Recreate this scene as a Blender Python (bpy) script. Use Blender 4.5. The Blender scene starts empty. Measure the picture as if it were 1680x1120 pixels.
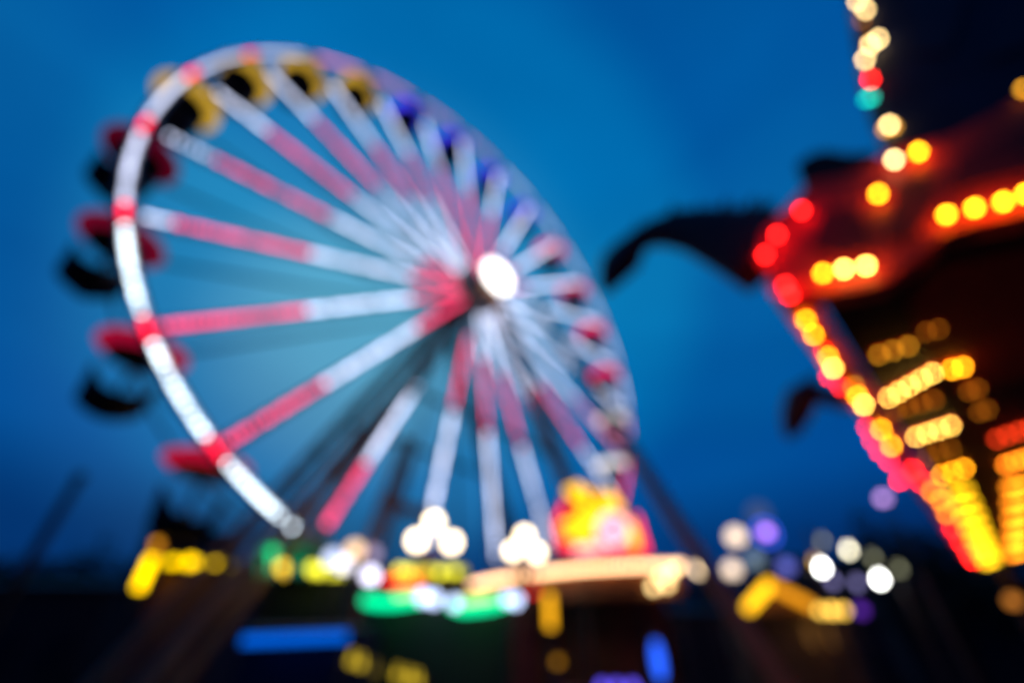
import bpy, bmesh, math, random
from mathutils import Vector, Matrix
random.seed(7)
SC = bpy.context.scene
COL = SC.collection
PI = math.pi

# ------------------------------------------------------------------ camera
F, PITCH, CAMZ = 735.0, 0.6601, 1.6           # focal length in pixels of a 1680 px wide picture
cam = bpy.data.objects.new('camera', bpy.data.cameras.new('camera'))
COL.objects.link(cam)
cam.location = (0, 0, CAMZ)
cam.rotation_euler = (PI/2 + PITCH, 0, 0)
cam.data.sensor_width = 36
cam.data.lens = F/1680*36
cam.data.clip_start = 0.05
cam.data.clip_end = 2000
cam.data.dof.use_dof = True                   # a fast lens left focused on its near limit
cam.data.dof.focus_distance = 0.212
cam.data.dof.aperture_fstop = 1.4
SC.camera = cam

def ray(px, py):                              # world direction through a pixel of the photograph
    u = (px-840)/F; v = (560-py)/F
    return Vector((u, math.cos(PITCH)-v*math.sin(PITCH), math.sin(PITCH)+v*math.cos(PITCH)))
O = Vector((0, 0, CAMZ))
def atY(px, py, Y):
    d = ray(px, py); return O + d*(Y/d.y)
def atZ(px, py, z):
    d = ray(px, py); return O + d*((z-CAMZ)/d.z)
def atP(px, py, p0, n):
    d = ray(px, py); return O + d*((p0-O).dot(n)/d.dot(n))

# ------------------------------------------------------------------ sky, exposure
SC.view_settings.view_transform = 'Standard'
SC.view_settings.look = 'None'
SC.view_settings.exposure = 0
SC.view_settings.gamma = 1
SC.cycles.use_denoising = True
SC.cycles.use_adaptive_sampling = False
SC.cycles.max_bounces = 5
SC.cycles.diffuse_bounces = 3
SC.cycles.sample_clamp_indirect = 4

W = bpy.data.worlds.new('World'); SC.world = W; W.use_nodes = True
nt = W.node_tree; nt.nodes.clear()
def nd(t, **k):
    n = nt.nodes.new(t)
    for a, b in k.items(): setattr(n, a, b)
    return n
def ramp(node, stops):
    r = node.color_ramp
    while len(r.elements) > 1: r.elements.remove(r.elements[-1])
    r.elements[0].position = stops[0][0]; r.elements[0].color = (*stops[0][1], 1)
    for p, c in stops[1:]:
        e = r.elements.new(p); e.color = (*c, 1)
out = nd('ShaderNodeOutputWorld'); bg = nd('ShaderNodeBackground')
tc = nd('ShaderNodeTexCoord'); sep = nd('ShaderNodeSeparateXYZ')
nt.links.new(tc.outputs['Generated'], sep.inputs[0])
elev = nd('ShaderNodeValToRGB'); elev.color_ramp.interpolation = 'EASE'
ramp(elev, [(0.0, (.0, .022, .10)), (.19, (.0, .054, .205)), (.35, (.0, .125, .40)), (.45, (.0, .142, .41)),
            (.70, (.002, .188, .465)), (.84, (.0, .157, .45)), (1.0, (.0, .14, .41))])
nt.links.new(sep.outputs['Z'], elev.inputs[0])
def glow(px, py, stops):                      # afterglow spreading round a direction of the sky
    d = ray(px, py).normalized()
    dot = nd('ShaderNodeVectorMath', operation='DOT_PRODUCT'); dot.inputs[1].default_value = d
    nt.links.new(tc.outputs['Generated'], dot.inputs[0])
    r = nd('ShaderNodeValToRGB'); r.color_ramp.interpolation = 'EASE'; ramp(r, stops)
    nt.links.new(dot.outputs['Value'], r.inputs[0]); return r
def mix(a, b, op, f=1.0):
    m = nd('ShaderNodeMixRGB', blend_type=op); m.inputs[0].default_value = f
    nt.links.new(a, m.inputs[1]); nt.links.new(b, m.inputs[2]); return m.outputs[0]
g1 = glow(590, 560, [(0.84, (0, 0, 0)), (.94, (.014, .045, .030)), (1.0, (.082, .155, .095))])
g2 = glow(700, 470, [(0.0, (.14, .16, .26)), (.45, (.36, .40, .58)), (0.64, (.52, .56, .76)), (.74, (.61, .62, .79)), (.80, (.61, .62, .80)), (.88, (.98, .98, .99)), (1.0, (1.12, 1.12, 1.06))])
c = mix(elev.outputs[0], g1.outputs[0], 'ADD')
c = mix(c, g2.outputs[0], 'MULTIPLY')
mp = nd('ShaderNodeMapping'); mp.inputs['Scale'].default_value = (1.2, 1.2, 4.2)
nt.links.new(tc.outputs['Generated'], mp.inputs[0])
ns = nd('ShaderNodeTexNoise'); ns.inputs['Scale'].default_value = 1.9; ns.inputs['Detail'].default_value = 5
nt.links.new(mp.outputs[0], ns.inputs['Vector'])
cr = nd('ShaderNodeValToRGB'); ramp(cr, [(.32, (.90, .91, .93)), (.68, (1.09, 1.08, 1.05))])
nt.links.new(ns.outputs['Fac'], cr.inputs[0])
c = mix(c, cr.outputs[0], 'MULTIPLY')
sky = nd('ShaderNodeTexSky', sky_type='NISHITA'); sky.sun_disc = False
sky.sun_elevation = math.radians(-3); sky.sun_rotation = math.radians(-20)
c = mix(c, sky.outputs[0], 'ADD', 0.004)
nt.links.new(c, bg.inputs[0]); bg.inputs[1].default_value = 1.0
nt.links.new(bg.outputs[0], out.inputs[0])

# ------------------------------------------------------------------ materials
MATS = {}
def paint(name, rgb, rough=.55, var=.18, scale=6, metal=0.0):
    if name in MATS: return MATS[name]
    m = bpy.data.materials.new(name); m.use_nodes = True
    t = m.node_tree; b = t.nodes['Principled BSDF']
    b.inputs['Roughness'].default_value = rough; b.inputs['Metallic'].default_value = metal
    tx = t.nodes.new('ShaderNodeTexCoord'); n = t.nodes.new('ShaderNodeTexNoise')
    n.inputs['Scale'].default_value = scale; n.inputs['Detail'].default_value = 4
    t.links.new(tx.outputs['Object'], n.inputs['Vector'])
    r = t.nodes.new('ShaderNodeValToRGB')
    r.color_ramp.elements[0].position = .3; r.color_ramp.elements[1].position = .7
    r.color_ramp.elements[0].color = (*[x*(1-var) for x in rgb], 1)
    r.color_ramp.elements[1].color = (*[min(1, x*(1+var)) for x in rgb], 1)
    t.links.new(n.outputs['Fac'], r.inputs[0]); t.links.new(r.outputs[0], b.inputs['Base Color'])
    MATS[name] = m; return m
def lamp(name, rgb, s, lights=True):          # emission for lamps, also for the glow put into gondola skirts
    if name in MATS: return MATS[name]
    m = bpy.data.materials.new(name); m.use_nodes = True
    t = m.node_tree; t.nodes.clear()
    o = t.nodes.new('ShaderNodeOutputMaterial'); e = t.nodes.new('ShaderNodeEmission')
    e.inputs[0].default_value = (*rgb, 1); e.inputs[1].default_value = s
    t.links.new(e.outputs[0], o.inputs[0])
    m.cycles.emission_sampling = 'FRONT' if lights else 'NONE'
    MATS[name] = m; return m
steel = paint('dark_steel', (.035, .035, .045), .5, .25, 3)
white_steel = paint('white_painted_steel', (.42, .40, .42), .5, .15, 3)
black = paint('black_paint', (.010, .009, .011), .7)
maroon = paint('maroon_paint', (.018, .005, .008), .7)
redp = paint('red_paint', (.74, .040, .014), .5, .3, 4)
navy = paint('navy_paint', (.010, .014, .050), .7, .4, 2)
brownp = paint('brown_paint', (.06, .030, .016), .6)
pole_red = paint('red_pole_paint', (.30, .02, .04), .5)

# ------------------------------------------------------------------ mesh helpers
def quat(d): return Vector(d).to_track_quat('Z', 'Y').to_matrix().to_4x4()
def tube(bm, a, b, r, r2=None, seg=8):
    a, b = Vector(a), Vector(b); d = b-a
    M = Matrix.Translation((a+b)/2) @ quat(d)
    bmesh.ops.create_cone(bm, cap_ends=True, segments=seg, radius1=r, radius2=r if r2 is None else r2, depth=d.length, matrix=M)
def bar(bm, a, b, w, h, up=(0, 0, 1)):        # rectangular bar from a to b
    a, b = Vector(a), Vector(b); d = b-a; L = d.length; z = d.normalized()
    up = Vector(up); x = up.cross(z)
    if x.length < 1e-4: x = Vector((1, 0, 0)).cross(z)
    x.normalize(); y = z.cross(x)
    M = Matrix((x, y, z)).transposed().to_4x4(); M.translation = (a+b)/2
    bmesh.ops.create_cube(bm, size=1, matrix=M @ Matrix.Diagonal((w, h, L, 1)))
def box(bm, c, s, rz=0):
    bmesh.ops.create_cube(bm, size=1, matrix=Matrix.Translation(c) @ Matrix.Rotation(rz, 4, 'Z') @ Matrix.Diagonal((*s, 1)))
def ball(bm, c, r, sub=2, sc=(1, 1, 1)):
    bmesh.ops.create_icosphere(bm, subdivisions=sub, radius=r, matrix=Matrix.Translation(c) @ Matrix.Diagonal((*sc, 1)))
def lathe(bm, prof, seg=32, mod=None, a0=0, a1=2*PI):     # profile (r, z) turned about z
    full = abs(a1-a0-2*PI) < 1e-6
    n = seg if full else seg+1
    rings = []
    for r, z in prof:
        rings.append([bm.verts.new((r*math.cos(a0+(a1-a0)*i/seg), r*math.sin(a0+(a1-a0)*i/seg),
                      z if mod is None else mod(r, z, a0+(a1-a0)*i/seg))) for i in range(n)])
    for A, B in zip(rings, rings[1:]):
        for i in range(seg):
            j = (i+1) % n
            bm.faces.new((A[i], A[j], B[j], B[i]))
    return rings
def prism(bm, pts, off):                      # polygon (world points) extruded by a vector
    off = Vector(off); A = [bm.verts.new(p) for p in pts]; B = [bm.verts.new(Vector(p)+off) for p in pts]
    bm.faces.new(A); bm.faces.new(B[::-1]); n = len(A)
    for i in range(n): bm.faces.new((A[i], B[i], B[(i+1) % n], A[(i+1) % n]))
def polytube(bm, pts, r, seg=8):
    for a, b in zip(pts, pts[1:]): tube(bm, a, b, r, seg=seg)
def obj(name, bm, mat, parent=None, smooth=False, bevel=0):
    bmesh.ops.recalc_face_normals(bm, faces=bm.faces)
    if bevel:
        bmesh.ops.bevel(bm, geom=list(bm.edges), offset=bevel, segments=2, affect='EDGES', clamp_overlap=True)
    me = bpy.data.meshes.new(name); bm.to_mesh(me); bm.free()
    me.materials.append(mat)
    if smooth:
        for p in me.polygons: p.use_smooth = True
    o = bpy.data.objects.new(name, me); COL.objects.link(o)
    if parent is not None: o.parent = parent
    return o
def B(): return bmesh.new()
def tag(o, label, cat, group=None):
    o['label'] = label; o['category'] = cat
    if group: o['group'] = group
    return o
def thing(name, loc, label, cat, group=None, rz=0):
    o = bpy.data.objects.new(name, None); COL.objects.link(o)
    o.location = loc; o.rotation_euler = (0, 0, rz); o.empty_display_size = .3
    return tag(o, label, cat, group)
def dup(root, loc, label, group=None):
    def cp(o, par):
        c = o.copy(); COL.objects.link(c); c.parent = par
        for ch in list(o.children): cp(ch, c)
        return c
    r = root.copy(); COL.objects.link(r); kids = list(root.children)
    r.location = loc; r['label'] = label
    if group: r['group'] = group
    for ch in kids: cp(ch, r)
    return r
def structure(o): o['kind'] = 'structure'; return o
def mesh_copy(src, name, parent, loc, mat=None, scale=1):
    o = src.copy(); o.name = name; COL.objects.link(o); o.parent = parent; o.location = loc; o.scale = (scale,)*3
    if mat is not None and src.data.materials[0] is not mat:
        key = (src.data.name, mat.name)
        if key not in SHARED:
            m = src.data.copy(); m.materials[0] = mat; SHARED[key] = m
        o.data = SHARED[key]
    return o
SHARED = {}

# ------------------------------------------------------------------ the setting
bm = B(); s = 450
bmesh.ops.create_grid(bm, x_segments=2, y_segments=2, size=s)
structure(obj('ground', bm, paint('asphalt', (.018, .018, .021), .8, .3, 1.5)))
bm = B()
prism(bm, [(-14, 3, .004), (-1, 3, .004), (1, 9, .004), (-3, 13, .004), (-16, 9, .004)], (0, 0, .004))
structure(obj('paved_path', bm, paint('paving', (.04, .038, .036), .8, .3, 2)))

# ------------------------------------------------------------------ ferris wheel
R = 16.0
C = Vector((-.1412*R, 1.2097*R, 1.1648*R+CAMZ)); TH = .7966; PH = 4.0811
wheel = thing('ferris_wheel', (C.x, C.y, 0), 'giant ferris wheel with white and red light strips on spokes and rim', 'ferris wheel', rz=TH)
HZ = C.z
# wheel's own axes: x along the rim plane, y away from the camera, z up
def wp(k, r, y=0):
    a = PH-2*PI*k/24
    return Vector((r*R*math.cos(a), y, HZ+r*R*math.sin(a)))
ledW = lamp('white_led', (.80, .87, 1.18), 3.3, False)
ledWn = lamp('white_led_near', (.80, .95, 1.06), 7.2, False)
ledJ = lamp('joint_red_led', (1.0, .008, .04), 5.5, False)
ledR = lamp('red_led', (1.0, .055, .16), 3.2, False)
ledP = lamp('pink_led', (1.0, .28, .52), 2.6, False)
ledB = lamp('pale_blue_led', (.78, .78, 1.04), 4.4, False)
LC = {'W': ledW, 'N': ledWn, 'R': ledR, 'P': ledP, 'B': ledB, 'J': ledJ}
def led_row(pts, yfront, colour, parent, rad0=.115):
    bm = B()
    for p in pts:
        rad = rad0*random.choice((.70, .86, .95, 1.0, 1.04))
        bmesh.ops.create_circle(bm, cap_ends=True, segments=8, radius=rad,
            matrix=Matrix.Translation((p.x, p.y+yfront, p.z)) @ Matrix.Rotation(PI/2, 4, 'X'))
        bmesh.ops.create_cone(bm, cap_ends=False, segments=8, radius1=rad, radius2=rad*.9, depth=.05,
            matrix=Matrix.Translation((p.x, p.y+yfront+.027, p.z)) @ Matrix.Rotation(PI/2, 4, 'X'))
    off = Vector((0, yfront+.05, 0))           # the strip's glowing back rail
    for p, q in zip(pts, pts[1:]): bar(bm, p+off, q+off, .014, .008, up=(0, 1, 0))
    o = obj('light_strip', bm, LC[colour], parent)
    return o
PAT = {3: 'W.963 W.862 R.567 W.247 R.10', 2: 'W.973 W.922 R.624 W.30 R.10', 1: 'R.984 R.678 W.331 R.10', 0: 'R.985 R.736 W.372 R.10',
  23: 'R.965 R.803 W.525', 22: 'W.90 W.52 R.22', 21: 'W.90 W.546 R.285 W.107', 20: 'W.90 W.588 R.331 W.103',
  19: 'R.50 R.42 W.10', 18: 'W.949 W.729 R.43 W.10', 17: 'P.94 P.60 W.10', 16: 'W.93 W.74 P.62 W.10', 15: 'W.93 W.12', 14: 'W.93 W.12',
  13: 'W.92 W.36 P.10', 12: 'W.90 W.34 R.10', 11: 'W.92 W.38 P.10', 10: 'W.90 W.52 R.10', 9: 'W.92 W.56 R.12', 8: 'W.86 W.60 R.20',
  7: 'W.86 W.614 R.398 W.10', 6: 'W.88 W.633 R.411 W.10', 5: 'W.94 W.762 R.488 W.10', 4: 'W.942 W.799 R.526 W.22 P.10'}
# dished spokes of the lit side: hub end sits a little forward
def ptS(k, r, y=0): return wp(k, r, y-.25*(1-r))
for k in range(24):
    bm = B()
    a, b = ptS(k, .06), ptS(k, .995)
    side = Vector((-(b-a).z, 0, (b-a).x)).normalized()
    bar(bm, a, b, .30, .06, up=(0, 1, 0))
    for sgn in (-1, 1):
        tube(bm, a+side*.10*sgn+Vector((0, .10, 0)), b+side*.24*sgn+Vector((0, .10, 0)), .04, seg=6)
    for i in range(12):
        r0, r1 = .08+.9*i/12, .08+.9*(i+1)/12; q = .2*(1 if i % 2 else -1)
        tube(bm, ptS(k, r0, .10)+side*q, ptS(k, r1, .10)-side*q, .025, seg=5)
    sp = obj('spoke', bm, white_steel, wheel)
    toks = PAT[k].split(); rprev = float(toks[0][1:])
    for t_ in toks[1:]:
        cl, r1 = t_[0], float(t_[1:])
        L = (rprev-r1)*R; n = max(5, int(L/.25))
        led_row([ptS(k, rprev-(rprev-r1)*(i+.5)/n) for i in range(n)], -.06, cl, sp, .115 if L > 2 else .08)
        rprev = r1
    bm = B()                                   # unlit spokes of the far side
    bar(bm, wp(k, .05, 2.3), wp(k, .99, 2.5), .14, .05, up=(0, 1, 0))
    obj('spoke', bm, steel, wheel)
BAYS = {0: 'N', 1: 'N', 2: 'W', 3: 'W', 4: 'W', 5: 'W', 6: 'P', 7: 'P', 8: 'P', 9: 'P', 10: 'B', 11: 'B', 12: 'B', 13: 'B', 14: 'B', 15: 'B',
        16: 'P', 17: 'R', 23: 'N'}
for name, y0, rad in (('rim', 0, .13), ('rim', 2.5, .09)):
    bm = B()
    for rr in ((.992, 1.012) if y0 == 0 else (1.0,)):
        pts = [wp(i/4, rr, y0) for i in range(97)]
        polytube(bm, pts, rad*.6, seg=6)
    if y0 == 0:
        for i in range(96):
            bar(bm, wp(i/4, 1.002, .05), wp((i+1)/4, 1.002, .05), .09, .05, up=(0, 1, 0))
    rim = obj(name, bm, white_steel if y0 == 0 else steel, wheel)
    if y0 == 0: front_rim = rim
for k in range(24):
    cl = BAYS.get(k)
    if cl:
        lo, hi = .14, .86
        n = 12 if k in (23, 0, 1, 2, 3, 4, 5) else 16
        led_row([wp(k+lo+(hi-lo)*i/(n-1), 1.002) for i in range(n)], -.02, cl, front_rim, {23: .088, 0: .084, 1: .080, 2: .092, 3: .078, 4: .068, 5: .068}.get(k, .165))
    if k in (0, 1, 2, 3, 4, 5, 17, 18, 12, 13, 14):
        led_row([wp(k+d, 1.002) for d in (-.055, 0, .055)], -.02, 'J', front_rim, .11 if k < 6 else .07)
    bm = B(); tube(bm, wp(k, 1, -.1), wp(k, 1, 2.6), .06, seg=8)
    tube(bm, wp(k, 1.0, .1), wp(k+1, 1.0, 2.5), .035, seg=5)
    obj('cross_bar', bm, steel, wheel)
# hub with its lit end disc
bm = B()
Mh = Matrix.Translation((0, 0, HZ)) @ Matrix.Rotation(PI/2, 4, 'X')
for r, d, y in ((1.0, .25, -.3), (.62, 3.6, .9), (.95, .25, 2.3), (.42, 4.6, .5), (.78, .35, -1.75)):
    bmesh.ops.create_cone(bm, cap_ends=True, segments=28, radius1=r, radius2=r, depth=d, matrix=Matrix.Translation((0, y, 0)) @ Mh)
hub = obj('hub', bm, paint('hub_paint', (.02, .02, .06), .5), wheel)
bm = B()
bmesh.ops.create_cone(bm, cap_ends=True, segments=32, radius1=.98, radius2=.98, depth=.12, matrix=Matrix.Translation((0, -2.02, 0)) @ Mh)
obj('hub_light', bm, lamp('hub_lamp', (1, .98, .93), 5.0, False), hub)

# A-frame that carries the wheel (does not turn with it)
frame = thing('support_frame', (C.x, C.y, 0), 'tall dark steel A-frame legs carrying the ferris wheel axle', 'support frame', rz=TH)
E_ = Vector((math.cos(TH), math.sin(TH), 0)); Nn = Vector((math.sin(TH), -math.cos(TH), 0))
SL = .48
for y0, s0 in ((-1.45, -.484), (-1.45, .53), (3.0, -.49), (3.0, .53)):
    bm = B()
    top = Vector((0, y0, HZ)); foot = Vector((s0*HZ, y0+(-.35 if y0 < 0 else .35), 0))
    d = (foot-top)
    for q in (-1, 1):
        for w in (-1, 1):
            tube(bm, top+Vector((q*.14, w*.1, 0)), foot+Vector((q*.30, w*.2, 0)), .12, seg=6)
    for i in range(16):
        f0, f1 = i/16, (i+1)/16; wa = .14+.16*f0; wb = .14+.16*f1; q = 1 if i % 2 else -1
        for w in (-1, 1):
            tube(bm, top+d*f0+Vector((q*wa, w*.12, 0)), top+d*f1+Vector((-q*wb, w*.12, 0)), .05, seg=5)
    obj('leg', bm, paint('leg_paint', (.46, .21, .10), .55, .3, 1), frame)
    bm = B(); box(bm, foot+Vector((0, 0, .06)), (1.1, .9, .12)); obj('base_plate', bm, steel, frame)
for y0 in (-1.5, 3.05):
    for f in (.45, .78):
        bm = B(); z = HZ*(1-f)
        bar(bm, Vector((-.47*HZ*f, y0, z)), Vector((.52*HZ*f, y0, z)), .16, .16)
        obj('brace', bm, steel, frame)
def outrigger(p1, p2):                        # side legs in the plane square to the wheel
    a = atP(*p1, C, E_)-C; b = atP(*p2, C, E_)-C
    la, lb = Vector((0, -a.dot(Nn), HZ+a.z)), Vector((0, -b.dot(Nn), HZ+b.z))
    d = (lb-la)/(lb.z-la.z)
    return la-d*(la.z-HZ*.80), la-d*la.z
for p1, p2 in (((1085, 815), (1130, 885)),):
    t0, t1 = outrigger(p1, p2)
    bm = B(); 
    for q in (-.28, .28): tube(bm, t0+Vector((q*.5, 0, 0)), t1+Vector((q, 0, 0)), .14, seg=8)
    obj('leg', bm, paint('leg_paint', (.46, .21, .10)), frame)
bm = B()
d0 = atP(651, 786, C+Nn*1.6, Nn); d1 = atP(617, 880, C+Nn*1.6, Nn)
def loc_(p): q = p-C; return Vector((q.dot(E_), -q.dot(Nn), p.z))
l0, l1 = loc_(d0), loc_(d1); dd = (l1-l0)/(l1.z-l0.z)
la, lb = l0+dd*(1.6), l0-dd*l0.z
for q in (-.2, .2): tube(bm, la+Vector((q, 0, 0)), lb+Vector((q, 0, 0)), .14, seg=6)
for i in range(9):
    z0 = la.z*i/9; p = lb+(la-lb)*(i/9); tube(bm, p+Vector((-.2, 0, 0)), p+Vector((.2, 0, la.z/9)), .05, seg=5)
bar(bm, l0+Vector((-.5, 0, -.9)), l0+Vector((1.5, 0, -.9)), .25, .3)
obj('access_ladder', bm, paint('orange_brown', (.26, .10, .04)), frame)

# gondolas
def make_gondola():
    root = thing('gondola', (0, 0, 0), 'x', 'gondola', 'round canopied gondolas hanging from the ferris wheel', rz=TH)
    can = B()
    lathe(can, [(1.40, .0), (1.1, .16), (.55, .38), (.10, .50)], 28)
    canopy = obj('canopy', can, paint('dark_canopy', (.018, .014, .017), .7), root, smooth=True)
    bm = B(); lathe(bm, [(1.40, -.01), (.98, -.36)], 28)
    obj('lit_skirt', bm, lamp('skirt_red', (.46, .003, .03), 1.0, False), canopy, smooth=True)  # no lamp: emission stands in for light falling on the skirt
    bm = B(); lathe(bm, [(.975, -.36), (.4, -.30), (.05, -.28)], 28)
    obj('underside', bm, black, canopy)
    tb = B()
    def md(r, z, a): return z if z < -2.15 else z+1.10*abs(math.cos(a))**2.6-.26
    lathe(tb, [(.18, -2.50), (.62, -2.42), (.90, -2.20), (1.02, -1.82), (.96, -1.82), (.82, -2.12), (.5, -2.28), (.1, -2.30)], 28, md)
    obj('tub', tb, paint('dark_tub', (.016, .008, .014), .6), root, smooth=True)
    bm = B(); tube(bm, (0, 0, .5), (0, 0, -2.3), .07); obj('pole', bm, maroon, root)
    bm = B()
    lathe(bm, [(.24, -1.72), (.24, -1.78), (.04, -1.78)], 16); obj('hand_wheel', bm, steel, root)
    return root
G0 = make_gondola()
GL = {}
for i, w in enumerate(('lowest', 'second lowest', 'second highest', 'highest')):
    GL[i] = 'red canopied gondola with dark tub, %s of four at the left of the wheel' % w
for i, w in enumerate(('first from left', 'second from left', 'third from left', 'fourth from left')):
    GL[4+i] = 'yellow canopied gondola, %s along the top of the ferris wheel' % w
for i, w in enumerate(('highest', 'second highest', 'third highest', 'lowest')):
    GL[8+i] = 'blue canopied gondola, %s of four at upper right of the wheel' % w
for i, w in enumerate(('highest', 'second highest', 'third highest', 'lowest')):
    GL[12+i] = 'red canopied gondola, %s of four at the right of the wheel' % w
GL[16] = 'white canopied gondola at lower right of wheel, above the other white one'
GL[17] = 'white canopied gondola at lower right of wheel, just above the flower sign'
GL[18] = 'white canopied gondola low behind the flower sign'
GL[19] = 'white canopied gondola at wheel bottom behind the curved kiosk'
GL[20] = 'green canopied gondola at wheel bottom behind the second lamp cluster'
GL[21] = 'green canopied gondola at wheel bottom between the two lamp clusters'
GL[22] = 'green canopied gondola at wheel bottom behind the left lamp cluster'
GL[23] = 'green canopied gondola low at the end of the bright rim strip'
SK = [lamp('skirt_red', (.46, .003, .03), 1), lamp('skirt_red_glow_dim', (.36, .003, .03), 1, False), lamp('skirt_red_glow_low', (.15, .002, .018), 1, False), lamp('skirt_red_glow_lowest', (.09, .001, .012), 1, False), lamp('skirt_yellow', (.66, .39, .035), 1.0, False), lamp('skirt_blue', (.05, .04, .90), 1.3, False),  # red glow graded per gondola, imitating how strongly the rim lights each skirt
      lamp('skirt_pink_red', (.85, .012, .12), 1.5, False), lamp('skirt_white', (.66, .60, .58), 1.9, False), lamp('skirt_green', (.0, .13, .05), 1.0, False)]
for k in range(24):
    p = wp(k, .984, 1.20) - Vector((0, 0, HZ))
    w = C + E_*p.x - Nn*p.y + Vector((0, 0, p.z-.30))
    g = G0 if k == 0 else dup(G0, w, GL[k])
    g.location = w; g['label'] = GL[k]; g.scale = (.90, .90, .90)
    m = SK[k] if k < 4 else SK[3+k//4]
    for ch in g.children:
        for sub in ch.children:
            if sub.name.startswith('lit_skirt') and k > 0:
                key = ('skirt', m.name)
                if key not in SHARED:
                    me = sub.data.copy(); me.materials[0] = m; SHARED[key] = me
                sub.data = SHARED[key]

# ------------------------------------------------------------------ ride pavilion on the right
H = 3.2; ZE = CAMZ+H
AX = Vector((.697, .717, 0)).normalized()      # along the long eave, away from the camera
FX = Vector((.80, -.60, 0)).normalized()       # along the front, to the right
NF = Vector((-.60, -.80, 0))                   # the front faces the camera
corner = Vector((.864*H, 1.0075*H, ZE))
NS = Vector((-AX.y, AX.x, 0))                  # outward from the long side
pav = thing('ride_pavilion', (corner.x, corner.y, 0), 'red fairground ride pavilion covered in yellow and red bulbs at right', 'pavilion')
base = Vector((corner.x, corner.y, 0))
def fp(px, py, back=0.0): return atP(px, py, corner-NF*back, NF)-base
def flat(name, pxs, back, thick, mat, bevel=0, parent=pav):
    bm = B(); prism(bm, [fp(x, y, back) for x, y in pxs], -NF*thick); return obj(name, bm, mat, parent, bevel=bevel)
fascia = flat('fascia', [(1296, 492), (1268, 455), (1238, 424), (1252, 380), (1296, 332), (1330, 298), (1400, 284), (1470, 246), (1560, 222), (1680, 158), (1800, 90),
      (1800, 300), (1680, 350), (1600, 366), (1545, 386), (1505, 424), (1455, 462), (1400, 474), (1340, 484)], 0, .22, redp)
# raised panels on the fascia
for pxs in ([(1330, 405), (1350, 345), (1410, 335), (1428, 405), (1385, 420)], [(1452, 395), (1470, 300), (1520, 285), (1535, 330), (1500, 385)],
            [(1560, 312), (1575, 262), (1680, 210), (1690, 280)]):
    flat('panel', pxs, -.03, .05, paint('dark_panel', (.26, .016, .012), .6))
flat('crest', [(1316, 296), (1306, 270), (1326, 254), (1352, 246), (1392, 252), (1432, 250), (1452, 262), (1420, 290), (1340, 304)], .02, .20, black)
bb = flat('backboard', [(1380, -80), (1398, 40), (1410, 130), (1432, 200), (1462, 262), (1560, 226), (1680, 164), (1820, 80), (1820, -160)], .55, .15, navy)
for pxs in ([(1480, -40), (1500, 90), (1560, 80), (1600, -60)], [(1620, 100), (1640, 20), (1720, -20), (1720, 60)]):
    flat('backboard_panel', pxs, .52, .04, paint('navy_red_panel', (.022, .012, .045), .6))
# eave beam of the long side
LEN = 18.5
bm = B(); bar(bm, Vector((0, 0, ZE+.05)), AX*LEN+Vector((0, 0, ZE+.05)), .30, .22)
eave = obj('eave_beam', bm, redp, pav)
# soffit and roof
cz = ZE+.17
def zp(px, py, z=cz): return atZ(px, py, z)-base
bm = B()
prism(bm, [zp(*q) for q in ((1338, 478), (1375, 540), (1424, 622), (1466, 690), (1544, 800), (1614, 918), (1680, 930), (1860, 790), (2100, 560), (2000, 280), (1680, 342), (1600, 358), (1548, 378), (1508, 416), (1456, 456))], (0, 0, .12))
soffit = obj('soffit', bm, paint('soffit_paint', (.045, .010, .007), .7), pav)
bm = B(); prism(bm, [zp(x, y, cz-.02) for x, y in ((1490, 500), (1545, 440), (1720, 400), (1760, 600), (1590, 640), (1530, 590))], (0, 0, .016))
obj('soffit_panel', bm, paint('dark_red_panel', (.34, .018, .012), .7), pav)
rp = [corner+Vector((0, 0, .32)), corner+AX*LEN+Vector((0, 0, .32)), corner+AX*LEN+FX*9+Vector((0, 0, .32)), corner+FX*9+Vector((0, 0, .32))]
bm = B()
q = [p-base+AX*.9+FX*.8 for p in rp]
q[1] -= AX*1.2; q[2] -= AX*1.2
top = (q[0]+q[1]+q[2]+q[3])/4+Vector((0, 0, .7))
vs = [bm.verts.new(p) for p in q]; vt = bm.verts.new(top)
for i in range(4): bm.faces.new((vs[i], vs[(i+1) % 4], vt))
bm.faces.new(vs[::-1])
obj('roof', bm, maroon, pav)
for d, f in ((LEN-.2, .5), (LEN-.2, 8.0), (.5, 8.0), (9, 8)):
    bm = B(); p = AX*d+FX*f
    tube(bm, p, p+Vector((0, 0, ZE+.16)), .14, seg=12); tube(bm, p, p+Vector((0, 0, .25)), .26, .2, seg=12)
    obj('post', bm, maroon, pav)
bm = B(); w0 = AX*(LEN-.4)+FX*.9; w1 = AX*(LEN-.4)+FX*7.6
bar(bm, w0+Vector((0, 0, 1.6)), w1+Vector((0, 0, 1.6)), .12, 3.2, up=FX.cross(Vector((0, 0, 1)))); obj('back_wall', bm, black, pav)

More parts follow.
